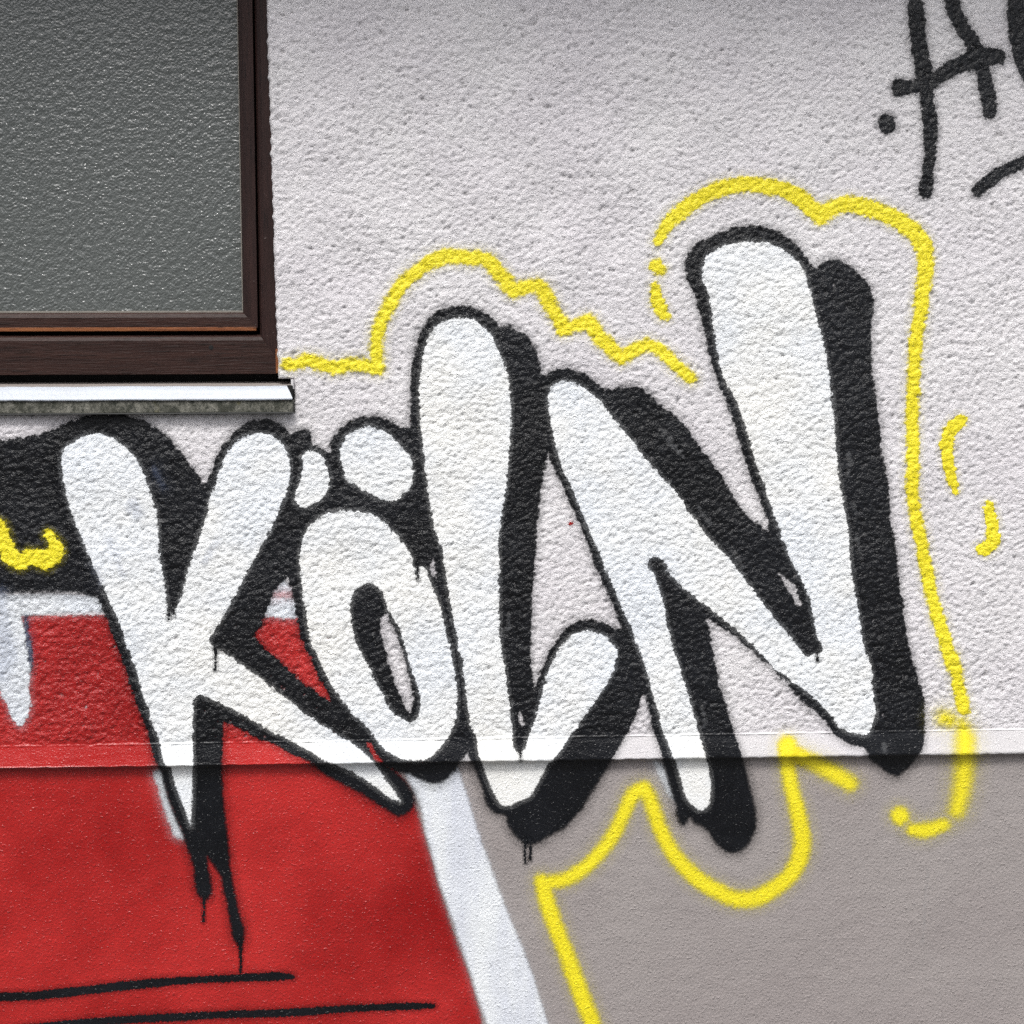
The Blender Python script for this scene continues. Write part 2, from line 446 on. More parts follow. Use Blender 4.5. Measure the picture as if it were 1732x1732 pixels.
jagf = sample(field(.010, .5, 1.6, ANG, 61), WX, WZ); jagl = sample(field(.035, .6, 1, 0, 62), WX, WZ)
def roughen(d, k=1.0):
    r = rough_amt
    return d+k*r*(.8*np.clip(hgt, -2, 2)*(upper)+.8*jagf)+k*.6*jagl*r
LAYER = {}
def cells(d, thr):
    v = d > thr
    return v[:-1, :-1] | v[1:, :-1] | v[:-1, 1:] | v[1:, 1:]
def allcells(d, thr):
    v = d > thr
    return v[:-1, :-1] & v[1:, :-1] & v[:-1, 1:] & v[1:, 1:]
def coat(name, d, soft, off, mat, parent=None, jag=1.0, margin=9, cover=None, own=None):
    """one coat of paint: sheet of wall cells just proud of the render"""
    de = roughen(d, jag); s = np.broadcast_to(np.asarray(soft, np.float32), d.shape)
    LAYER[round(off, 6)] = n = LAYER.get(round(off, 6), -1)+1
    off = off+n*.9e-5                                  # every coat lies on its own level
    k = cells(d+s*1.2, -margin)
    if cover is not None: k &= ~cover
    if own is not None: k &= own
    return grid_mesh(name, k, off, mat, parent, {'pd': de, 'ps': np.array(s)})

# ------------------------------------------------------------------ the paint on the wall
# white insides of the letters
wK = poly('''A 358,1300 370,1258 430,1205 500,1168 570,1155 640,1172 690,1203 745,1240 800,1310 845,1390 872,1480 905,1590 925,1680
 | B 928,400 940,520 962,640 975,740 1000,845! 1045,770 1080,660 1105,560 1140,460 1168,370 1205,260 1228,170 1252,80
 | A 1255,1490 1280,1400 1320,1290 1390,1200 1450,1165 1540,1155 1620,1182 1670,1240 1695,1320 1697,1400 1682,1480 1650,1570
 | B 1655,160 1600,300 1540,410 1490,500 1430,615 1380,710 1330,800 1280,885 1235,960 1228,990 1255,1020 1350,1075
 | E 0,757 100,828 180,890 300,985 400,1060 500,1130 600,1195 660,1225 730,1280 800,1345 840,1400 880,1460 940,1540 957,1578!
 900,1555 800,1480 700,1415 600,1370 520,1340 440,1292 350,1240 300,1212 200,1165 100,1105 0,1050
 | B 1300,1355 1220,1315 1165,1298 1132,1325! 1130,1400 1130,1600 1130,1720 | C 1125,400 1122,480 1118,572! 1085,480 1050,390 1015,290
 1000,230 | B 975,1715 940,1590 905,1490 880,1420 850,1330 820,1230 790,1130 745,1010 712,905 670,810 630,730 590,640 555,560 520,480
 480,380 435,275 408,190 385,105 370,20''')
oBody = poly('''D 372,1520 385,1450 402,1400 440,1340 500,1290 570,1268 650,1262 720,1268 790,1285 850,1318 910,1370 960,1430 1010,1500
 1040,1580 1055,1660 | E 1058,205 1105,215 1130,280 1160,350 1190,430 1210,520 1230,600 1255,680 1265,760 1283,850 1290,950 1290,1030
 1280,1120 1250,1180 1210,1240 1170,1290 1115,1330 1060,1335 1000,1335 930,1312 870,1275 820,1215 770,1150 700,1080 640,1010 580,930
 530,850 490,760 450,680 420,570 405,450 385,330 375,230 370,150''')
oRing = poly('''E 668,420 680,370 710,330 760,300 810,310 850,350 880,410 887,460 912,490 950,560 980,640 1005,730 1030,820 1060,900
 1080,980 1075,1040 1055,1090 1010,1115 980,1100 940,1080 890,1020 860,960 810,870 780,800 740,730 700,640 680,560 666,480''')
oGap = poly('''E 880,480 852,500 845,560 860,640 880,730 910,840 940,920 975,980 993,1040 1018,1052 1035,1010 1030,930 1010,840 985,740
 955,650 925,560 895,510''')
wO = minus(oBody, oRing)
wD1 = poly('''D 385,935 425,917 480,920 505,950 530,1010 545,1060 540,1110 525,1150 490,1190 450,1225 400,1240 360,1225 340,1200 350,1150
 375,1080 387,1020 390,970''')
wD2 = poly('''D 610,910 625,860 670,810 730,775 790,770 850,790 900,822 960,880 1010,940 1030,1000 1035,1060 1020,1110 980,1160 940,1192
 890,1200 830,1180 760,1150 700,1110 650,1080 630,1020 612,960''')
lBody = poly('''D 1073,600 1075,500 1085,420 1100,330 1130,240 1180,170 1240,140 1320,130 1390,145 1440,180 1490,230 1520,290 1555,370
 1585,450 1600,560 1608,640 1605,760 1600,880 1590,1000 1580,1120 1555,1250 1540,1380 1535,1500 1540,1600 | G 150,100 150,250 155,400 165,500
 180,600 195,700 210,800 220,900 230,990 232,1040 245,1100 275,1125! 308,1090 320,1040 345,980 365,920 385,850 412,740 440,640 480,560 530,480
 580,432 640,410 700,410 760,430 810,470 837,510 840,560 822,630 790,700 740,780 690,850 640,920 590,990 550,1050 510,1110 480,1150
 430,1195 410,1240 370,1310 325,1380 270,1402 200,1430 165,1420 140,1390 110,1330 80,1260 60,1190 40,1150 | E 1415,1270 1402,1190
 1380,1150 1365,1090 1350,1000 1340,900 1325,800 1310,700 1290,600 1270,500 1242,350 1225,250 1212,150 1195,70 | D 1170,1400 1142,1270
 1122,1150 1110,1050 1100,950 1090,850 1080,750 1075,680''')
lNotch = poly('''G 276,870 290,910 297,950 285,968 270,925''')
wL = lBody
nBody = poly('''F 438,600 445,560 480,522 530,502 580,505 640,532 700,582 750,625 800,690 860,760 930,850 990,930 1060,1010 1130,1090
 1200,1170 1260,1260 1320,1340 1400,1440 1480,1520 1560,1620 | H 110,1165 170,1240 230,1320 290,1400 350,1460 400,1530 455,1592 500,1585
 545,1560 548,1520 | H 525,1490 510,1420 490,1330 475,1250 450,1180 410,1110 370,1030 340,960 310,885 290,830 260,740 230,660 200,560
 170,490 145,400 115,300 90,220 60,130 20,50 | I 450,1400 420,1300 395,1220 380,1100 365,1000 350,900 330,820 305,760 307,700 330,640
 380,600 440,572 520,555 620,550 700,560 760,590 820,630 870,680 910,750 930,820 950,900 970,970 990,1060 1010,1140 1030,1240
 1045,1330 1060,1450 1070,1550 | H 608,40 615,150 628,300 635,430 650,560 675,700 700,850 712,1000 730,1150 750,1270 775,1430
 800,1560 | J 945,430 957,600 972,700 970,740 950,780 940,820 915,838 860,835 815,825 760,790 720,730 680,690 630,640 570,590
 520,550 480,530 440,490 400,465 350,420 325,385 280,345 240,300 200,265 150,220 100,180 50,140 0,100 | G 1340,240 1280,190 1220,140
 1170,90 1130,40 | F 1180,1630 1125,1565 1090,1535 1055,1530 1028,1550 1020,1585 1050,1620 1080,1690 | G 1110,230 1130,330 1160,450
 1185,550 1220,650 1260,780 1290,880 1312,960 1330,1030 1350,1100 1367,1160 1382,1230 1393,1320 1387,1400 1370,1440 1335,1455 1290,1430
 1250,1380 1230,1320 1210,1250 1195,1190 1165,1130 1150,1080 1120,1010 1100,940 1080,860 1050,760 1020,650 1000,580 970,510 940,430
 900,330 870,260 840,180 800,100 770,20 | F 790,1620 750,1530 710,1440 670,1350 640,1270 600,1180 570,1100 530,1030 500,940 480,860
 462,770 447,680''')
wN = nBody

# black outline and drop shadow behind them
pK = poly('''A 1195,1478! 1220,1420 1250,1340 1290,1250 1340,1180 1400,1120 1450,1090 1520,1070 1600,1080 1660,1110 | D 320,812! 345,795
 380,783 425,787 440,835 | D 450,1000 | E 400,100 500,300 600,700 700,1000 800,1200 850,1340 930,1400 990,1460 1035,1530 1045,1590
 1010,1640 950,1667 870,1622 800,1580 720,1530 600,1465 500,1410 430,1350 300,1290 220,1240 130,1213 60,1170 | B 1380,1488 1308,1462!
 | C 1305,100 1300,200 1305,300 1310,400 1320,500 1330,600 1345,700 1350,800 1365,900 1385,1000 1410,1100 1435,1200 1425,1250 1405,1272
 1390,1265 1362,1220 1350,1150 1330,1040 1310,960 1290,870 1250,800 1215,755! 1222,800 1240,900 1240,960 1215,1000 1190,1000 1155,970
 1140,900 1130,800 1090,690 1070,620 1030,530 990,430 960,330 935,235 | B 920,1710 880,1590 860,1500 820,1400 780,1290 745,1180
 710,1080 670,970 640,890 600,790 560,700 500,560 440,420 390,280 350,150 | A 330,1400 320,1300 350,1230 420,1130 540,1050 700,1040
 790,1060 860,1092 960,1155 1040,1240 1110,1330 1160,1400''', 3)
hK = poly('''E 305,262! 322,330 335,400 350,480 365,570 390,650 440,750 480,850 530,930 552,990! 500,960 430,910 350,850 260,760 190,700
 130,640 110,605 150,530 180,450 210,380 250,310''')
hK2 = poly('''E 765,1235 785,1235 808,1280 850,1348 825,1345 790,1290''')
pO = poly('''D 548,918! 550,860 590,800 640,750 700,720 780,705 860,715 920,745 960,768 1020,772 1150,800 1250,1200 | E 1300,200 1330,500
 1400,800 1440,1000 1430,1150 1400,1180 1385,1240 1360,1288! 1310,1350 1280,1400 1230,1450 1180,1475 1120,1467 1060,1442 1010,1415
 960,1410 900,1390 830,1330 760,1200 640,1060 560,995 450,700 360,450 330,300 | D 330,1500 340,1300 300,1200 330,1000 380,880 430,868
 470,880 520,905''', 3)
hO = poly('''E 1140,180 1153,150 1163,195 1170,268 1156,262 1138,215''')
pL = poly('''D 1020,770 1018,700 1020,600 1020,500 1030,400 1045,320 1065,240 1110,160 1170,95 1240,68 1320,60 1400,75 1470,110 1520,155
 1545,183! 1590,168 1640,200 1700,240 | F 320,250 350,282 375,340 390,400 410,450 428,470! 480,480 480,560 450,700 450,850 440,928! 420,1020
 400,1120 390,1220 380,1320 370,1430 365,1550 355,1650 | G 348,150 345,250 340,400 335,550 345,650 360,748! 380,690 400,630 430,560
 480,480 530,400 590,360 650,340 720,345 780,365 830,385 900,400 960,520 1010,650 1020,790 997,780! 985,800 970,870 940,930 900,1010
 870,1060 820,1150 780,1220 730,1300 680,1380 640,1450 600,1490 540,1560 460,1600 400,1640 360,1655 300,1655 270,1630 230,1590
 200,1530 190,1490 140,1480 100,1450 70,1400 60,1340 30,1270 0,1190 | E 1370,1340 1360,1290! 1330,1150 1290,900 1230,400 1200,200
 | D 1150,1450 1080,1000 1060,850''', 3)
pN = poly('''F 428,468! 450,445 500,430 560,430 620,445 680,475 730,510 775,550! 830,545 890,533 960,530 1000,550 1050,595 1110,650
 1180,700 1250,770 1310,860 1370,940 1440,1030 1490,1120 1540,1200 1600,1280 | H 150,800 200,840 252,888! 215,760 170,640 130,540
 90,430 45,270 10,150 -35,50 | I 385,1350 360,1260 340,1180 318,1090 298,1000 280,930 260,850 225,790 205,720 218,620 250,580 330,530
 400,500 480,470 560,455 640,460 710,475 780,510 850,560 900,620 950,690 972,702! 1010,670 1070,650 1130,665 1200,720 1260,780
 1300,850 1305,950 1295,1050 1295,1200 1305,1350 1320,1450 1335,1550 | H 880,180 885,250 900,400 925,520 940,640 945,760 960,850 980,960
 990,1050 1000,1160 1020,1270 1035,1400 | J 1165,310 1190,400 1225,520 1250,600 1258,680 1262,760 1258,870 1245,930 1215,970
 1190,1010 1150,1050 1095,1082 1050,1070 1000,1030 950,990 930,962 910,920 860,905 820,895 770,865 720,830 680,770 640,720 590,680
 530,630 480,580 470,545 440,520 395,482 385,460 350,430 300,400 250,350 200,310 150,260 110,230 50,200 0,165 | G 1366,330!
 1385,420 1400,500 1420,600 1440,700 1470,800 1500,900 1530,1000 1580,1150 1600,1220 1620,1300 1645,1400 1660,1500 1655,1570 1630,1630
 1590,1680 1540,1705 1490,1700 1440,1670 1400,1620 1370,1570 1340,1550 1290,1530 1272,1505 1260,1520 1240,1540 1215,1535 1195,1500
 1190,1430 1160,1350 1140,1270 1115,1180 1105,1120 1080,1050 1055,990 1040,900 1025,850 1015,790 1000,740 960,520 870,380 850,340
 820,260 790,190 760,120 730,50 | F 700,1559 690,1500 660,1430 630,1350 600,1290 560,1200 530,1130 500,1060 470,1000 440,930''', 3)
hN = poly('''H 292,1105 340,1140 390,1182 410,1240 426,1303 400,1290 360,1222 315,1150''')
black = minus(U(minus(U(pK, pO), hK, hK2, hO), minus(pL, lNotch), minus(pN, hN)), oGap)
black = U(black, -1e3*np.ones_like(black)) 
halo_w = U(wK, wO, wD1, wD2, minus(wL, lNotch), wN)
white_cells = allcells(roughen(halo_w), 12)

# which letter each bit of black belongs to: the nearest letter up and to the left, as a drop shadow falls
def owner():
    best = None
    # distance of every cell centre to each letter's inside, also shifted along the shadow
    cxp = (PX[:-1, :-1]+PX[1:, 1:])/2; cyp = (PY[:-1, :-1]+PY[1:, 1:])/2
    res = []
    for w in (wK, U(oBody, wD1, wD2), wL, wN):
        d = np.maximum(w, -59.)[:-1, :-1]
        J, I = np.nonzero((np.abs(w[:-1, :-1]) < 4))
        pts = np.stack([PX[J, I], PY[J, I]], 1)[::23]
        m = np.full(cxp.shape, 1e9, np.float32)
        jj_, ii_ = np.nonzero(cells(black, -25))
        q = np.stack([cxp[jj_, ii_], cyp[jj_, ii_]], 1)
        dist = np.full(len(q), 1e9)
        for t in (0, .5, 1):
            qq = q-np.array([62, 44])*t
            for c in range(0, len(q), 20000):
                dd = np.sqrt(((qq[c:c+20000, None]-pts[None])**2).sum(-1)).min(1)+t*14
                dist[c:c+20000] = np.minimum(dist[c:c+20000], dd)
        m[jj_, ii_] = dist
        m[w[:-1, :-1] > 0] = 0
        res.append(m)
    return np.argmin(np.stack(res), 0)
OWN = owner()

def painted(name, label, cat, at, group=None):
    x, z = onwall(*at); o = empty(name, (x, -.001, z)); return tag(o, label, cat, group)

# --- red field, pale bar, stripe
red = poly('''0 -330,1040! 200,1041 400,1042 530,1040 590,1150 640,1240 | N 600,255 650,330 700,450 735,560 770,680 805,790 830,900 880,1050
 920,1190 965,1310 1010,1430 1050,1560 1085,1700 1100,1850 | 0 820,1850! -330,1850!''')
redsoft = np.where(PY < 1100, 3.5, 8.0)
g_red = painted('red_background', 'big glossy red painted area behind the first letters, crossing the ledge at lower left', 'painted background', (250, 1400))
coat('red_coat', red, redsoft, .00008, M['red'], g_red, margin=14)
bar = poly('''B -800,715! 0,715 300,712 600,722 | E 380,388 380,488 170,492 | B 600,815 300,822 120,838 -800,830!''')
g_bar = painted('pale_bar', 'narrow whitish horizontal stripe along the top edge of the red area', 'painted stripe', (150, 1022))
coat('white_coat', bar, 6.0, .00018, M['soft_white'], g_bar, margin=6)
dark = poly('''A -800,1230! -200,1200 0,1192 150,1177 260,1150 360,1110 430,1075 480,1060 560,1052 640,1100 600,1300 | B 430,280 540,560
 600,720 450,705 300,698 150,700 0,705 -800,705!''')
g_dark = painted('dark_background', 'matt black painted block at the left edge under the window sill', 'painted background', (60, 870))
coat('black_coat', dark, np.where(PY > 960, 9.0, 2.4), .00026, M['black'], g_dark, margin=9)
stripe = poly('''N 640,230 660,300 700,380 735,470 760,600 800,740 835,880 880,1010 930,1150 975,1290 1020,1420 1060,1560 1110,1700 1150,1900!
 1530,1900! 1478,1732 1420,1540 1370,1390 1310,1240 1240,1070 1180,910 1120,740 1075,620 1030,480 1000,380 965,280 950,230''')
g_str = painted('white_stripe', 'wide soft-edged white diagonal stripe at the right edge of the red area', 'painted stripe', (800, 1550))
coat('white_coat', stripe, 7.0, .00018, M['stripe'], g_str, margin=8)

# --- unfinished letter at the left edge
wX = poly('''B -300,760 -120,700 20,725 110,760 128,850 145,950 160,1050 172,1150 170,1250 172,1400 150,1450 122,1484 90,1460 60,1420 40,1345
 0,1290 -60,1200 -160,1050 -260,900''')
g_x = painted('painted_letter', 'pale pointed letter tip on red, cut off by the left edge of the photo', 'painted letter', (15, 1120), 'big sprayed letters')
coat('shadow_smear', stroke('B 150,850:14 158,1000:24 165,1080:28 158,1170:16'), 7.0, .00026, M['navy'], g_x)
coat('fill', wX, 4.0, .00036, M['soft_white'], g_x)
coat('blue_overspray', stroke('B 10,700:30 20,900:40 40,1080:55 0,1180:40'), 14.0, .00046, M['blue'], g_x)

# --- the four letters
def letter(i, ch, label, fill, at):
    g = painted('painted_letter', label, 'painted letter', at, 'big sprayed letters')
    coat('outline_and_shadow', black, np.where(PY > 1285, 8.0, 3.6), .00045, M['black'], g, cover=white_cells, own=(OWN == i), margin=11)
    coat('fill', fill, np.where(PY > 1285, 2.8, 1.8), .00056, M['white'], g, jag=.9, margin=3)
    return g
gK = letter(0, 'K', 'white bubble letter K with black shadow, its tip dripping down the red base', wK, (330, 1050))
gO = letter(1, 'O', 'white bubble letter O with two dots above it, second of the four letters', wO, (640, 1080))
coat('umlaut_dot', wD1, 1.8, .00056, M['white'], gO, margin=3)
coat('umlaut_dot', wD2, 1.8, .00056, M['white'], gO, margin=3)
gL = letter(2, 'L', 'tall white bubble letter L with black shadow, between the O and the N', minus(wL, lNotch), (820, 900))
gN = letter(3, 'N', 'largest white bubble letter, an N with wide black shadow, last of the four', wN, (1270, 850))
for g, s in ((gK, 'B 1262,1020:12 1264,1080:7 1262,1150:8'), (gK, 'B 988,800:9 990,855:6'), (gK, 'C 1195,990:10 1196,1060:7 1193,1128:8'),
             (gK, 'C 1408,1250:14 1411,1330:7 1410,1430:7'), (gO, 'E 1060,180:8 1062,240:5 1066,288:6'), (gL, 'M 302,650:10 304,700:6 307,785:7'),
             (gL, 'M 335,650:9 336,710:6 336,768:7'), (gL, 'G 275,1110:9 278,1140:5 280,1162:5'), (gN, 'J 630,360:9 631,390:6 633,412:6'),
             (gK, 'B 1018,800:6 1018,835:5')):
    coat('paint_drip', stroke(s), 1.2, .00066, M['black'], g, jag=.3, margin=1)
coat('pale_halo', poly('C 905,250 935,240 985,400 1035,530 1075,650 1040,640 1000,570 960,470 930,350'), 8.0, .00036, M['soft_white'], gK)
coat('pale_halo', poly('G 1062,1165 1110,1190 1150,1290 1190,1400 1150,1370 1110,1290 1075,1220'), 9.0, .00036, M['soft_white'], gN)
for g, s in ((gK, 'B 640,400:10 680,480:12 720,600:14'), (gK, 'B 780,180:40 800,240:40'), (gK, 'B 1270,400:16 1200,520:20'),
             (gK, 'A 905,1360:12 930,1420:14 960,1470:10'), (gK, 'B 590,640:10 560,560:10')):
    coat('blue_overspray', stroke(s), 12.0, .00066, M['blue'], g, margin=8)
coat('pink_overspray', stroke('E 215,365:20 330,365:20'), 8.0, .00030, M['pink'], g_bar)
coat('red_fleck', stroke('G 573,-225:8 580,-223:6'), 2.0, .0004, M['red'], tag(empty('red_fleck', (0, 0, 0)), 'tiny red paint fleck on the bare render between letters L and N', 'paint fleck'), jag=.8, margin=0)

# --- yellow lines
def yellow(label, spec, soft=4.5, name='yellow_line', jag=1.2, mat='yellow'):
    specs = spec.split('&')
    d = U(*[stroke(q) for q in specs])+1.8
    dd = coat(name, d, soft, .0008, M[mat], None, jag=jag, margin=8)
    return tag(dd, label, 'painted line', 'loose yellow outline around the letters')
yellow('yellow line from the window corner over letter L, stepping down to letter N',
 'K 125,822:30 250,795:33 400,835:34 520,815:34 655,842:34!& K 655,842:34! 645,740:33 662,600:33 720,480:33 800,350:34 900,262:35 1040,190:38 '
 '1180,192:36 1290,200:38! 1370,290:38 1450,385:40! 1530,362:36 1600,362:38 | F 455,60:36 535,195:38! 590,180:34 680,150:38! 740,240:38 800,300:38 '
 '870,360:36! 960,312:34 1030,292:32 1120,340:32 1200,415:32 1275,480:30', 8.0)
yellow('thick yellow arc over the top of letter N and down its right side',
 'I 45,545:22 90,460:30 180,370:38 300,290:38 430,230:40 560,215:38 700,227:40 840,270:42 930,340:44 995,400:44! & I 995,400:42! 1080,345:42 1180,330:42 '
 '1300,360:44 1430,415:44 1540,490:48 1605,590:44 1612,700:40 1590,870:36 1575,1000:35 1550,1200:34 1540,1400:32 1535,1600:32 | H 1078,200:32 '
 '1080,400:31 1078,600:31 1095,760:31 1125,900:31 1160,1080:31 1200,1270:31 1260,1470:32 1310,1640:30 | J 1420,380:30 1460,550:30 1490,690:32', 6.0)
yellow('small yellow dab left of the top of letter N', 'I 35,690:34 50,712:30', 6.0, 'yellow_dab')
yellow('short yellow dash below the dab, left of letter N', 'I 30,820:22 38,900:34 80,980:30', 4.5)
yellow('short yellow dash with a hooked top, right of the long yellow line', 'H 1355,215:34 1305,265:34 1282,350:32 1285,430:30 1300,520:26 1328,620:17', 2.6)
yellow('short yellow dash with a hooked foot near the right edge', 'H 1525,712:22 1540,790:30 1550,870:32 1545,930:34 1515,960:36 1478,960:26', 2.6)
yellow('soft yellow line running down over the ledge and plinth at the lower right',
 'J 1375,740:34 1420,760:30 & J 1480,770:20 1495,850:46 1497,950:48 1485,1100:44 1470,1200:42 1450,1280:36', 24.0, mat='yellow')
yellow('short soft yellow arc on the plinth, right of the round yellow dot', 'J 1375,1365:26 1320,1385:34 1240,1402:36 1190,1395:28', 14.0)
yellow('round yellow dot on the plinth below letter N', 'J 1112,1312:44 1118,1316:44', 13.0, 'yellow_dot')
yellow('long yellow zigzag line on the grey plinth, leaving at the bottom edge',
 'O 345,95:48 345,130:48 348,220:36 365,330:36 390,430:38 420,560:42 432,680:44 415,760:44 375,840:42 290,920:42 180,985:44 90,1003:42 | '
 'M 1500,985:40 1430,950:40 1330,890:40 1220,790:38 1130,660:36 1070,520:36 1025,390:36 1000,350:34! & M 1000,352:38! 950,375:38 900,460:34 840,590:34 750,720:34 640,825:34 520,890:34 405,900:30! & M 405,895:38! '
 '430,1000:42 470,1120:40 550,1330:40 620,1520:42 670,1650:42 705,1740:42 760,1900:42 & O 340,110:46 420,170:34', 13.0)
yellow('short soft yellow branch under the ledge beside the zigzag line', 'O 430,165:34 530,215:38 640,275:42 710,320:38', 17.0, 'yellow_line')
yellow('yellow squiggle on the black block at the left edge',
 'B -200,200:38 -60,280:38 0,320:36 20,400:38 60,480:44 115,515:42 190,490:40 265,515:44! 330,460:40 312,400:28 285,362:20', 2.8)

# --- black lines and the scrawled tag
def marks(name, label, cat, spec, soft=2.0, group=None, jag=.8):
    return tag(coat(name, U(*[stroke(q) for q in spec.split('&')])+.8, soft, .00056, M['black'], None, jag=jag, margin=7), label, cat, group)
marks('black_line', 'upper of two long black lines across the bottom of the red area', 'painted line',
      'C -900,1600:22 -300,1590:22 0,1572:24 200,1565:22 350,1550:24 600,1522:22 800,1500:24 1000,1482:20 1300,1465:18 1500,1456:20 1650,1452:20 1710,1454:12', 1.6, 'two black lines on the red area', .4)
marks('black_line', 'lower of two long black lines, ending nearer the white stripe', 'painted line',
      'C 100,1760:16 350,1735:18 700,1708:20 1000,1692:20 1300,1676:20 | N 0,1662:20 200,1648:19 450,1634:17 700,1626:18 805,1625:10', 1.6, 'two black lines on the red area', .4)
g_tag = painted('scrawled_letter', 'thin black sprayed letter A of the tag at the upper right', 'sprayed tag', (1560, 150))
for q in ('T 815,-60:50 830,100:62 845,300:60 870,480:62 895,600:66 915,800:52 935,950:56 947,1080:52 942,1300:46 925,1480:44 905,1600:56',
          'T 1120,-60:52 1150,80:54 1210,220:56 1290,340:58 1350,470:62 1390,620:58 1425,780:58 1448,930:54',
          'T 695,735:70 790,725:50 900,700:60 1000,650:52 1110,580:56 1230,525:68 1350,485:70 1440,470:66 1510,475:60'):
    coat('pen_stroke', stroke(q)+1.2, 3.0, .00056, M['black'], g_tag, jag=1.0)
marks('sprayed_dot', 'round black sprayed dot below and left of the scrawled letter A', 'sprayed dot', 'T 580,1020:66 590,1045:66', 3.0)
marks('scrawled_letter', 'thick black curved stroke cut off by the top right corner', 'sprayed tag', 'T 1675,-120:60 1665,100:70 1680,300:68 1725,480:72 1790,640:70 1880,780:60', 3.0)
marks('black_line', 'short black slanting stroke at the right edge below the scrawled letter A', 'painted line', 'T 1345,1600:44 1420,1530:52 1520,1455:48 1640,1395:46 1760,1340:46 1900,1290:46', 2.6)

for g, q in ((gN, 'H 700,410:7 703,450:12 700,520:8'), (gN, 'H 738,690:6 745,740:9 742,790:5'), (gN, 'H 752,900:6 765,960:9 770,1000:4'),
             (gN, 'G 1345,850:6 1352,880:9 1360,960:6'), (gN, 'F 1330,1250:6 1370,1310:10 1395,1330:6'), (gN, 'H 20,980:10 70,1050:14 90,1070:6'),
             (gN, 'F 1120,800:10 1160,860:14 1230,940:8'), (gL, 'G 210,330:5 215,380:7 165,425:5'), (gN, 'J 1020,900:14 1030,940:10'),):
    coat('scuff', stroke(q), 5.0, .00074, M['scuff'], g, jag=2.0, margin=3)

coat('old_run', stroke('O 1168,820:5 1160,960:7 1150,1100:6 1138,1250:5'), 4.0, .0001, M['scuff'], wall, jag=1.0, margin=2)

# ------------------------------------------------------------------ window, sill, pavement
def mb_box(x0, x1, y0, y1, z0, z1, bev=0.0, name='box'):
    import bmesh
    bm = bmesh.new()
    v = [bm.verts.new((x, y, z)) for x in (x0, x1) for y in (y0, y1) for z in (z0, z1)]
    for f in ((0, 1, 3, 2), (4, 6, 7, 5), (0, 4, 5, 1), (2, 3, 7, 6), (0, 2, 6, 4), (1, 5, 7, 3)): bm.faces.new([v[i] for i in f])
    if bev: bmesh.ops.bevel(bm, geom=bm.edges[:], offset=bev, segments=2, profile=.6, affect='EDGES')
    bmesh.ops.recalc_face_normals(bm, faces=bm.faces[:])
    me = bpy.data.meshes.new(name); bm.to_mesh(me); bm.free(); return me
def bar_mesh(name, P0, P1, prof, m0, m1, inward, seg=1):
    """moulded bar from P0 to P1 (x, z); prof = (across, depth y) points; across runs along inward; ends mitred by m0, m1"""
    import bmesh
    bm = bmesh.new(); d = np.array([P1[0]-P0[0], P1[1]-P0[1]]); L = np.hypot(*d); d /= L
    rings = []
    for k in range(seg+1):
        s = k/seg; ring = []
        for a, y in prof:
            off = (m0*a)*(1-s)+(L-m1*a)*s
            p = np.array(P0)+d*off+np.array(inward)*a
            ring.append(bm.verts.new((p[0], y, p[1])))
        rings.append(ring)
    n = len(prof)
    for k in range(seg):
        for i in range(n): bm.faces.new((rings[k][i], rings[k][(i+1) % n], rings[k+1][(i+1) % n], rings[k+1][i]))
    bm.faces.new(rings[0]); bm.faces.new(rings[-1][::-1])
    bmesh.ops.recalc_face_normals(bm, faces=bm.faces[:])
    me = bpy.data.meshes.new(name); bm.to_mesh(me); bm.free(); return me

def wood(name, a, b, dark, stretch, rough=.5):
    t = NT(name)
    g = t.noise(60, 4, .65, stretch=stretch)
    g2 = t.noise(230, 3, .7, stretch=stretch, off=4)
    c = t.mix(t.ramp(g, .3, .7), a, b)
    c = t.mix(t.ramp(g2, .52, .70, 0, .8), c, dark)
    c = t.mix(t.math('MULTIPLY', t.ramp(t.noise(90, 3, .8, off=7), .68, .76), .5), c, (.22, .18, .17))
    h = t.math('ADD', g2, t.math('MULTIPLY', g, .6))
    t.set(Base_Color=c, Roughness=rough, Normal=t.bump(h, .0009))
    t.bsdf.inputs['Specular IOR Level'].default_value = .22
    return t.m
M['wood_h'] = wood('brown_wood_rail', (.024, .011, .009), (.040, .018, .014), (.009, .005, .004), (.10, 1, 1.6))
M['wood_v'] = wood('brown_wood_stile', (.020, .010, .009), (.034, .016, .014), (.008, .005, .005), (1.6, 1, .10))
M['bare'] = wood('bare_orange_wood', (.26, .095, .035), (.17, .055, .022), (.04, .018, .011), (.15, 1, 1.5))
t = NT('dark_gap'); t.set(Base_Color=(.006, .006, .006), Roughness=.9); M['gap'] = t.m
t = NT('grey_seal'); t.set(Base_Color=t.mix(t.noise(80, 3), (.16, .15, .13), (.26, .24, .21)), Roughness=.7); M['seal'] = t.m
# patterned glass: rounded dimples; dim room and its uneven light painted as base colour
t = NT('patterned_glass')
lg = t.noise(1.6, 2, .5, off=2)
t.set(Base_Color=t.mix(lg, (.085, .094, .090), (.14, .15, .146)), Roughness=.2)
t.bsdf.inputs['Specular IOR Level'].default_value = .75; t.bsdf.inputs['IOR'].default_value = 1.5
t.put(t.bsdf.inputs['Normal'], t.bump(t.noise(420, 1, .5, off=6), .0009))
M['glass'] = t.m

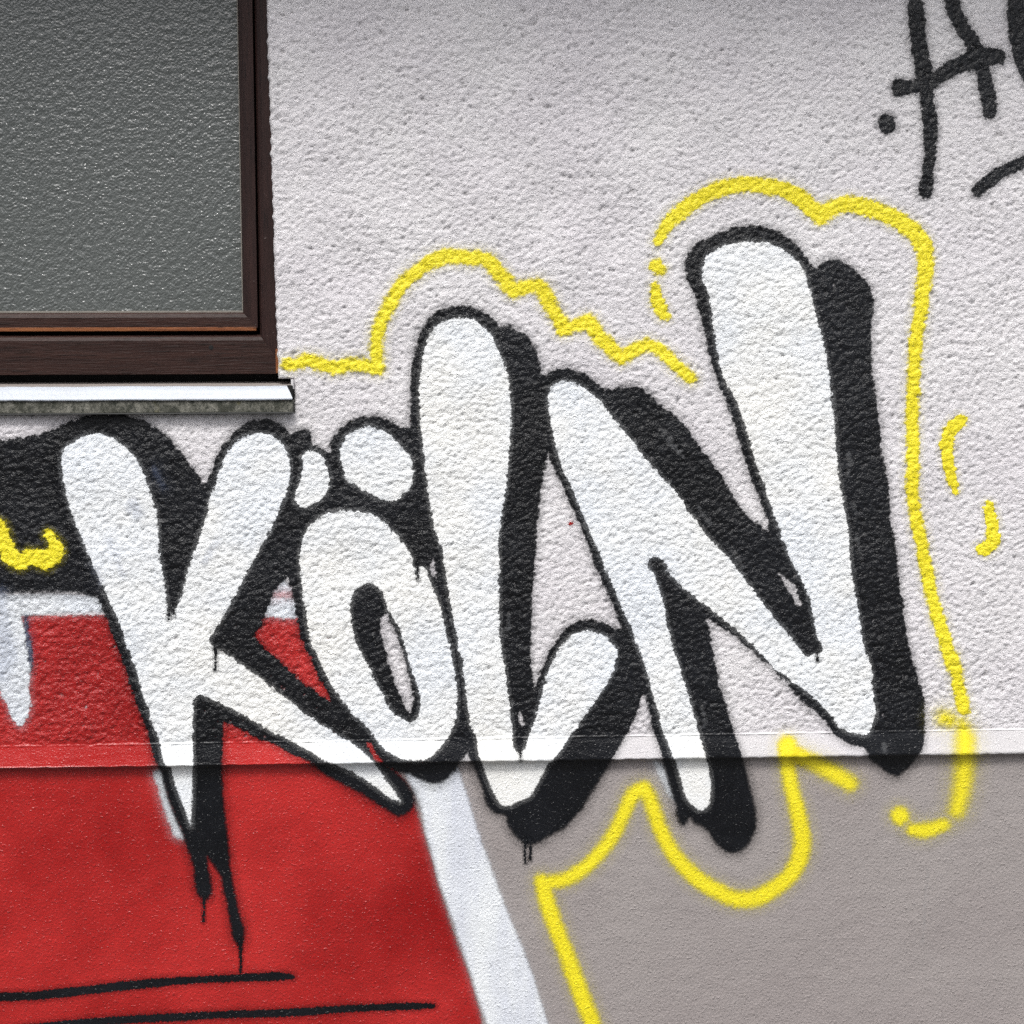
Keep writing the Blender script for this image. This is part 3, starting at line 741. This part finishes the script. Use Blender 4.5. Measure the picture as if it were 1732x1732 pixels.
win = tag(empty('window', (XE-.3, 0, ZA)), 'dark brown wooden window with patterned obscured glass at the upper left', 'window')
wx = lambda px, py, y=0.0: onwall(px, py, y)[0]
wz = lambda px, py, y=0.0: onwall(px, py, y)[1]
YF = .006                                              # face of the fixed frame, just behind the render
zb = wz(250, 633, YF); zi = wz(250, 566, YF)           # bottom and top of the bottom rail
xo = XE+.0045; xi = wx(439, 545, YF)                   # outer and inner edge of the right stile
WL, WT = WXL+.002, WZT-.002
wr, ws = zi-zb, xo-xi+.001
prof = lambda w, yf: [(0, yf), (w-.010, yf), (w-.004, yf+.004), (w, yf+.010), (w, yf+.045), (0, yf+.045)]
def add(name, P0, P1, pr, m0, m1, inw, mat):
    return link(name, bar_mesh(name, P0, P1, pr, m0, m1, inw), M[mat], win)
k = ws/wr
add('frame_rail', (WL, zb), (xo+.012, zb), prof(wr, YF), k, (ws+.012)/wr, (0, 1), 'wood_h')
add('frame_stile', (xo+.012, WT), (xo+.012, zb), prof(ws+.012, YF+.0003), 1, wr/(ws+.012), (-1, 0), 'wood_v')
add('frame_stile', (WL, zb), (WL, WT), prof(ws, YF), wr/ws, 1, (1, 0), 'wood_v')
add('frame_rail', (xo+.012, WT), (WL, WT), prof(ws, YF), 1+.012/ws, 1, (0, -1), 'wood_h')
# sash, a little behind the frame with a dark rebate between
YS = .012
sx1 = wx(436, 530, YS)-.0006; sz0 = wz(250, 555, YS); gx1 = wx(409, 500, YS); gz0 = wz(250, 528, YS)
sx0 = WL+ws+.004; sz1 = WT-ws-.004
swv, swh = sx1-gx1, gz0-sz0
sp = lambda w: [(0, YS), (w-.009, YS), (w-.003, YS+.003), (w, YS+.010), (w, YS+.030), (0, YS+.030)]
add('sash_rail', (sx0, sz0), (sx1, sz0), sp(swh), swv/swh, swv/swh, (0, 1), 'wood_h')
add('sash_stile', (sx1, sz1), (sx1, sz0), sp(swv), 1, swh/swv, (-1, 0), 'wood_v')
add('sash_stile', (sx0, sz0), (sx0, sz1), sp(swv), swh/swv, 1, (1, 0), 'wood_v')
add('sash_rail', (sx1, sz1), (sx0, sz1), sp(swv), 1, 1, (0, -1), 'wood_h')
o = link('weather_strip', mb_box(sx0, sx1-.002, YS-.0035, YS+.006, sz0-.0050, sz0+.0012, .0007), M['bare'], win); tag(o, 'strip of bare orange wood along the lower edge of the sash')
link('rebate', mb_box(WL+ws-.004, xi+.006, YF+.040, YF+.052, zi-.006, WT-ws+.004), M['gap'], win)
link('glazing_bead', mb_box(sx0+swv-.002, gx1+.0015, YS+.0102, YS+.0170, gz0-.0012, gz0+.0030, .0008), M['seal'], win)
link('glazing_bead', mb_box(gx1-.0016, gx1+.0012, YS+.0104, YS+.0170, gz0+.0031, sz1-swv, .0006), M['seal'], win)
o = link('chipped_corner', mb_box(xo-.0080, xo+.0008, YF-.0012, YF+.010, zb+.0012, wz(467, 590, YF), .0008), M['bare'], win); tag(o, 'patch of bare reddish wood at the lower right corner')
# screw hole with its rim
import bmesh
bm = bmesh.new(); hx, hz = wx(357, 588, YF), wz(357, 588, YF)
bmesh.ops.create_cone(bm, cap_ends=True, segments=14, radius1=.0042, radius2=.0030, depth=.0012)
me = bpy.data.meshes.new('screw_hole'); bm.to_mesh(me); bm.free()
for v in me.vertices: v.co = Vector((v.co.x+hx, YF-.0002-v.co.z*.5, v.co.y+hz))
link('screw_hole', me, M['gap'], win)
# the pane: a dimpled sheet
px0, px1, pz0, pz1 = sx0+swv-.006, gx1+.004, gz0-.004, sz1-swv+.006
xa = onwall(-25, 300)[0]
gxs = np.concatenate([np.linspace(px0, xa, 90)[:-1], np.arange(xa, px1, .0016), [px1]])
za = onwall(200, -25)[1]
gzs = np.concatenate([np.arange(pz0, min(za, pz1), .0016), np.linspace(min(za, pz1-.01), pz1, 90)])
GXX, GZZ = np.meshgrid(gxs, gzs)
A = math.radians(-32)
g1 = sample(field(.0054, .30, 1.1, A, 71), GXX, GZZ); g2 = sample(field(.017, .5, 1, 0, 72), GXX, GZZ)
YY = YS+.020-.00046*g1-.00025*g2
V = np.stack([GXX, YY, GZZ], -1).reshape(-1, 3); a, b = GXX.shape
idx = (np.arange(a-1)[:, None]*b+np.arange(b-1)[None]).ravel()
link('glass_pane', mesh_np('glass_pane', V, np.stack([idx, idx+1, idx+b+1, idx+b], 1)), M['glass'], win)

# sill: sloping top, bright painted nose, mossy front edge
t = NT('sill_paint')
c = t.mix(t.ramp(t.noise(9, 4, .7, stretch=(1, 1, 3)), .4, .75), (.46, .50, .56), (.42, .45, .49))
c = t.mix(t.math('MULTIPLY', t.ramp(t.noise(45, 4, .8, off=3, stretch=(.5, 1, 1)), .66, .76), .6), c, (.42, .30, .20))
t.set(Base_Color=c, Roughness=.45, Normal=t.bump(t.noise(150, 3, .6), .0006)); M['sill_white'] = t.m
t = NT('sill_back_shade'); t.set(Base_Color=t.mix(t.noise(50, 4, .7, stretch=(.3, 1, 1)), (.20, .17, .155), (.30, .27, .25)), Roughness=.8, Normal=t.bump(t.noise(200, 3), .0006)); M['sill_back_shade'] = t.m  # darker tone painted for the shaded rear of the sill top
t = NT('mossy_concrete')
c = t.mix(t.ramp(t.noise(55, 5, .75, stretch=(1, 1, .7)), .38, .66), (.045, .047, .035), (.21, .205, .175))
c = t.mix(t.ramp(t.noise(170, 4, .8, off=3), .5, .66), c, (.022, .026, .020))
c = t.mix(t.math('MULTIPLY', t.ramp(t.noise(28, 3, .7, off=8), .62, .72), .5), c, (.11, .10, .035))
t.set(Base_Color=c, Roughness=.9, Normal=t.bump(t.noise(190, 5, .75), .0022)); M['moss'] = t.m
sill = tag(empty('window_sill', (XS-.3, -.02, ZB)), 'concrete window sill with a bright painted nose and a mossy weathered front edge', 'window sill')
YN = -.016
z_nose0, z_nose1 = wz(250, 653.5, -.006), wz(250, 675, YN)
z_fr = wz(250, 698, YN)
SX1 = XS-.0012
def strip(name, rows, x0, x1, mat, n=240, jag=.0, seed=0, trim=None):
    xs = np.linspace(x0, x1, n); r = np.random.default_rng(seed)
    w = np.convolve(r.standard_normal(n+20), np.ones(9)/9, 'same')[10:-10]
    V = []
    for q, (y, z) in enumerate(rows):
        X = xs.copy()
        if trim is not None: X = x0+(xs-x0)*(x1-trim[q]-x0)/(x1-x0)
        V.append(np.stack([X, np.full(n, y), z+w*jag*(1 if q in (0, len(rows)-1) else .4)], 1))
    V = np.concatenate(V); m = len(rows)
    idx = (np.arange(m-1)[:, None]*n+np.arange(n-1)[None]).ravel()
    me = mesh_np(name, V, np.stack([idx, idx+1, idx+n+1, idx+n], 1), True)
    return link(name, me, M[mat], sill)
link('slab', mb_box(SXL+.001, SX1, YN+.0012, .028, z_fr, z_nose1-.0015, .0010), M['moss'], sill)
strip('nose', [(YN-.001, z_nose1-.0026), (YN-.0024, z_nose1-.0010), (YN-.0016, z_nose1+.0006), (YN+.004, z_nose1+.009), (-.0085, z_nose0-.0015), (-.0045, z_nose0)], SXL+.001, SX1,
      'sill_white', jag=.0008, seed=3, trim=[.0, .0, .0, .004, .0095, .0110])
strip('back_slope', [(-.0045, z_nose0-.0006), (.010, z_nose0+.0036), (.030, z_nose0+.0088)], SXL+.001, SX1-.0005, 'sill_back_shade', jag=.0003, seed=5)
o = link('sill_end', mb_box(SX1-.0105, SX1, -.008, .05, z_nose1-.001, z_nose0+.001, .002), M['gap'], sill)
link('render_lip', mb_box(SX1-.0035, SX1+.0010, -.0068, .03, z_nose0-.0055, ZS-.001, .0012), M['ledge'], sill)

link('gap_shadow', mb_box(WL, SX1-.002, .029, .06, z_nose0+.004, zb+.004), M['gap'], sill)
# pavement at the foot of the wall
t = NT('pavement_asphalt')
t.set(Base_Color=t.mix(t.noise(14, 5, .7), (.10, .10, .10), (.16, .155, .15)), Roughness=.85, Normal=t.bump(t.noise(160, 4, .7), .003))
g = np.array([[-60, -60, 0], [60, -60, 0], [60, 1, 0], [-60, 1, 0]], float)
tag(link('pavement', mesh_np('pavement', g, np.array([[0, 1, 2, 3]]), False), t.m), 'grey asphalt pavement at the foot of the wall', 'pavement', kind='structure')

# unseen slab and house, added to shade the wall and show in the glass
t = NT('grey_concrete'); t.set(Base_Color=t.mix(t.noise(7, 5, .65), (.16, .155, .15), (.23, .225, .215)), Roughness=.9, Normal=t.bump(t.noise(120, 4, .7), .002)); M['concrete'] = t.m
link('added_shade_slab', mb_box(-3.2, 3.2, -.50, .06, 2.96, 3.13, .004), M['concrete'], wall)  # out of view, added to darken the upper wall
t = NT('far_render'); t.set(Base_Color=t.mix(t.noise(.6, 4, .6), (.24, .225, .205), (.30, .285, .26)), Roughness=.9); M['far'] = t.m
t = NT('far_glass'); t.set(Base_Color=(.03, .035, .04), Roughness=.1); M['farglass'] = t.m
t = NT('roof_tiles'); t.set(Base_Color=t.mix(t.noise(9, 3), (.16, .06, .045), (.22, .09, .065)), Roughness=.85); M['tiles'] = t.m
opp = tag(empty('added_opposite_house', (-5, -9, 0)), 'plain beige house added across the lane behind the camera, outside the photo', 'house')
link('wall', mb_box(-15, 4.5, -16, -9, 0, 5.6), M['far'], opp)
link('roof', mb_box(-15.3, 4.8, -16.3, -8.6, 5.62, 5.9), M['tiles'], opp)
wm = mb_box(-.6, .6, -.02, .03, -.7, .7)
for zz in (1.7, 4.3):
    for xx in (-13, -10.2, -7.4, -4.6, -1.8, 1.0, 3.2):
        f = bpy.data.objects.new('window', wm); COL.objects.link(f); f.parent = opp; f.location = (xx+5, 0, zz)
wm.materials.append(M['farglass'])
